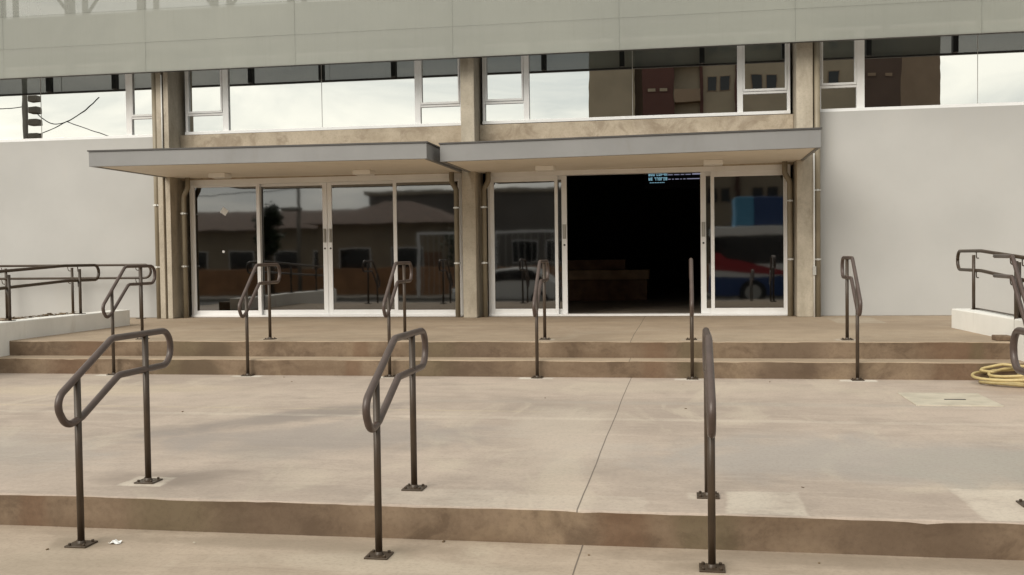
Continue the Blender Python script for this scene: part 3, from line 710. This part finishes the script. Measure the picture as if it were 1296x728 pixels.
# low terracotta wall and white gate frames across the street
bw = MB().box(-30, 14, -13.9, -13.7, -.3, 1.05).build('boundary_wall', 'orange', bevel=.02)
tag(bw, 'low terracotta boundary wall across the street', 'wall')
for i, (a, b) in enumerate(((-11.6, -9.3), (-8.15, -5.4))):
    gt = thing('gate', ((a+b)/2, -11.7, -.22), ['white tubular gate frame reflected in the closed doors, left of the middle column', 'white tubular gate frame reflected in the glass left of the open doorway'][i], 'gate', 'white gate frames across the street')
    for xx in (a, b): MB().box(xx-.06, xx+.06, -11.76, -11.64, -.22, 2.66).build('post', 'alu', gt)
    MB().box(a+.06, b-.06, -11.74, -11.66, 2.54, 2.66).build('top_bar', 'alu', gt)
    m_ = MB()
    for j in range(9):
        xx = a+.2+(b-a-.4)*j/8; m_.box(xx-.012, xx+.012, -11.712, -11.688, -.1, 2.54)
    m_.build('bars', 'alu2', gt)
# utility poles
pp = thing('utility_pole', (-28.2, -7.9, -.4), 'concrete utility pole with transformer boxes and wires reflected in the far left upper window', 'pole')
MB().tube([(-28.2, -7.9, -.4), (-28.2, -7.9, 9.6)], .2, 12, rf=lambda q: .16-.05*q).build('shaft', 'pole', pp)
for z in (6.9, 7.5, 8.0, 8.5): MB().box(-28.0, -27.55, -8.2, -7.8, z, z+.27).build('equipment_box', 'pole', pp, bevel=.03)
wr_ = MB()
def wire(a, b, sag, r=.022):
    wr_.tube([tuple(a[k]+(b[k]-a[k])*q/14 - (sag*4*(q/14)*(1-q/14) if k == 2 else 0) for k in range(3)) for q in range(15)], r, 5)
wire((-28.2, -7.9, 8.3), (-33, -7.9, 9.0), .3); wire((-27.6, -7.9, 8.0), (-26.6, -8.5, 7.7), .25); wire((-26.6, -8.5, 7.7), (-25.2, -8.8, 8.75), .12, .025)
wire((-26.6, -8.5, 7.7), (-20, -8.4, 6.2), .3); wire((-27.6, -7.9, 7.1), (-26.6, -8.5, 7.7), .05)
wr_.build('wires', 'steel', pp)
p2 = thing('lamp_post', (-15.8, -8, -.3), 'thin lamp post with wires reflected in the closed glass door', 'lamp post')
MB().tube([(-15.8, -8, -.4), (-15.8, -8, 5.2)], .08, 10, rf=lambda q: .1-.04*q).build('shaft', 'pole', p2)
MB().box(-16.5, -15.7, -8.15, -7.85, 3.55, 3.7).build('lamp_head', 'pole', p2, bevel=.03)
wr_ = MB(); wire((-15.8, -8, 4.9), (-34, -8, 5.4), .5); wire((-15.8, -8, 4.5), (-34, -9, 4.7), .4); wire((-15.8, -8, 4.9), (-4, -8.5, 5.5), .5)
wr_.build('wires', 'steel', p2)
# tree
def tree(x, y, z, h, rad, lab, seed, n=2600):
    rt_ = random.Random(seed); o = thing('tree', (x, y, z), lab, 'tree')
    tr_ = MB().tube([(x, y, z), (x+.1, y+.05, z+h*.3), (x-.05, y, z+h*.6)], .2, 9, rf=lambda q: .2-.12*q)
    limbs = []
    for i in range(7):
        a = i*.9+rt_.uniform(-.3, .3); e = Vector((x+math.cos(a)*rad*.7, y+math.sin(a)*rad*.7, z+h*rt_.uniform(.5, .85)))
        tr_.tube([(x, y, z+h*.35), tuple((Vector((x, y, z+h*.5))*.5+e*.5)), tuple(e)], .07, 6, rf=lambda q: .08-.06*q); limbs.append(e)
    tr_.build('trunk', 'bark', o)
    c = MB(); cl = limbs+[Vector((x+rt_.uniform(-.6, .6)*rad, y+rt_.uniform(-.6, .6)*rad, z+h*rt_.uniform(.35, .92))) for _ in range(14)]
    for i in range(n):
        b = rt_.choice(cl); d = Vector((rt_.gauss(0, 1), rt_.gauss(0, 1), rt_.gauss(0, .8)))*rad*.24
        p = b+d; s = rt_.uniform(.06, .14)
        m = Matrix.Translation(p) @ Matrix.Rotation(rt_.uniform(0, 6), 4, 'Z') @ Matrix.Rotation(rt_.uniform(-1.2, 1.2), 4, 'X')
        vs = [c.bm.verts.new(m @ Vector(q)) for q in ((-s, 0, 0), (0, -s*.5, 0), (s, 0, 0), (0, s*.5, 0))]; c.bm.faces.new(vs)
    c.build('crown', 'leaf', o)
tree(-19.1, -12.6, -.3, 4.6, .55, 'narrow dark tree reflected in the second glass door', 2, 6000)
tree(-10.2, -16, -.3, 3.4, 1.2, 'bushy tree reflected beside the middle column', 4)
structure(MB().prism([(-220, -.4), (-150, 3), (-90, 9), (-40, 12), (0, 9), (60, 14), (120, 6), (200, -.4)], 'y', -330, -260).build('hills', 'green'))
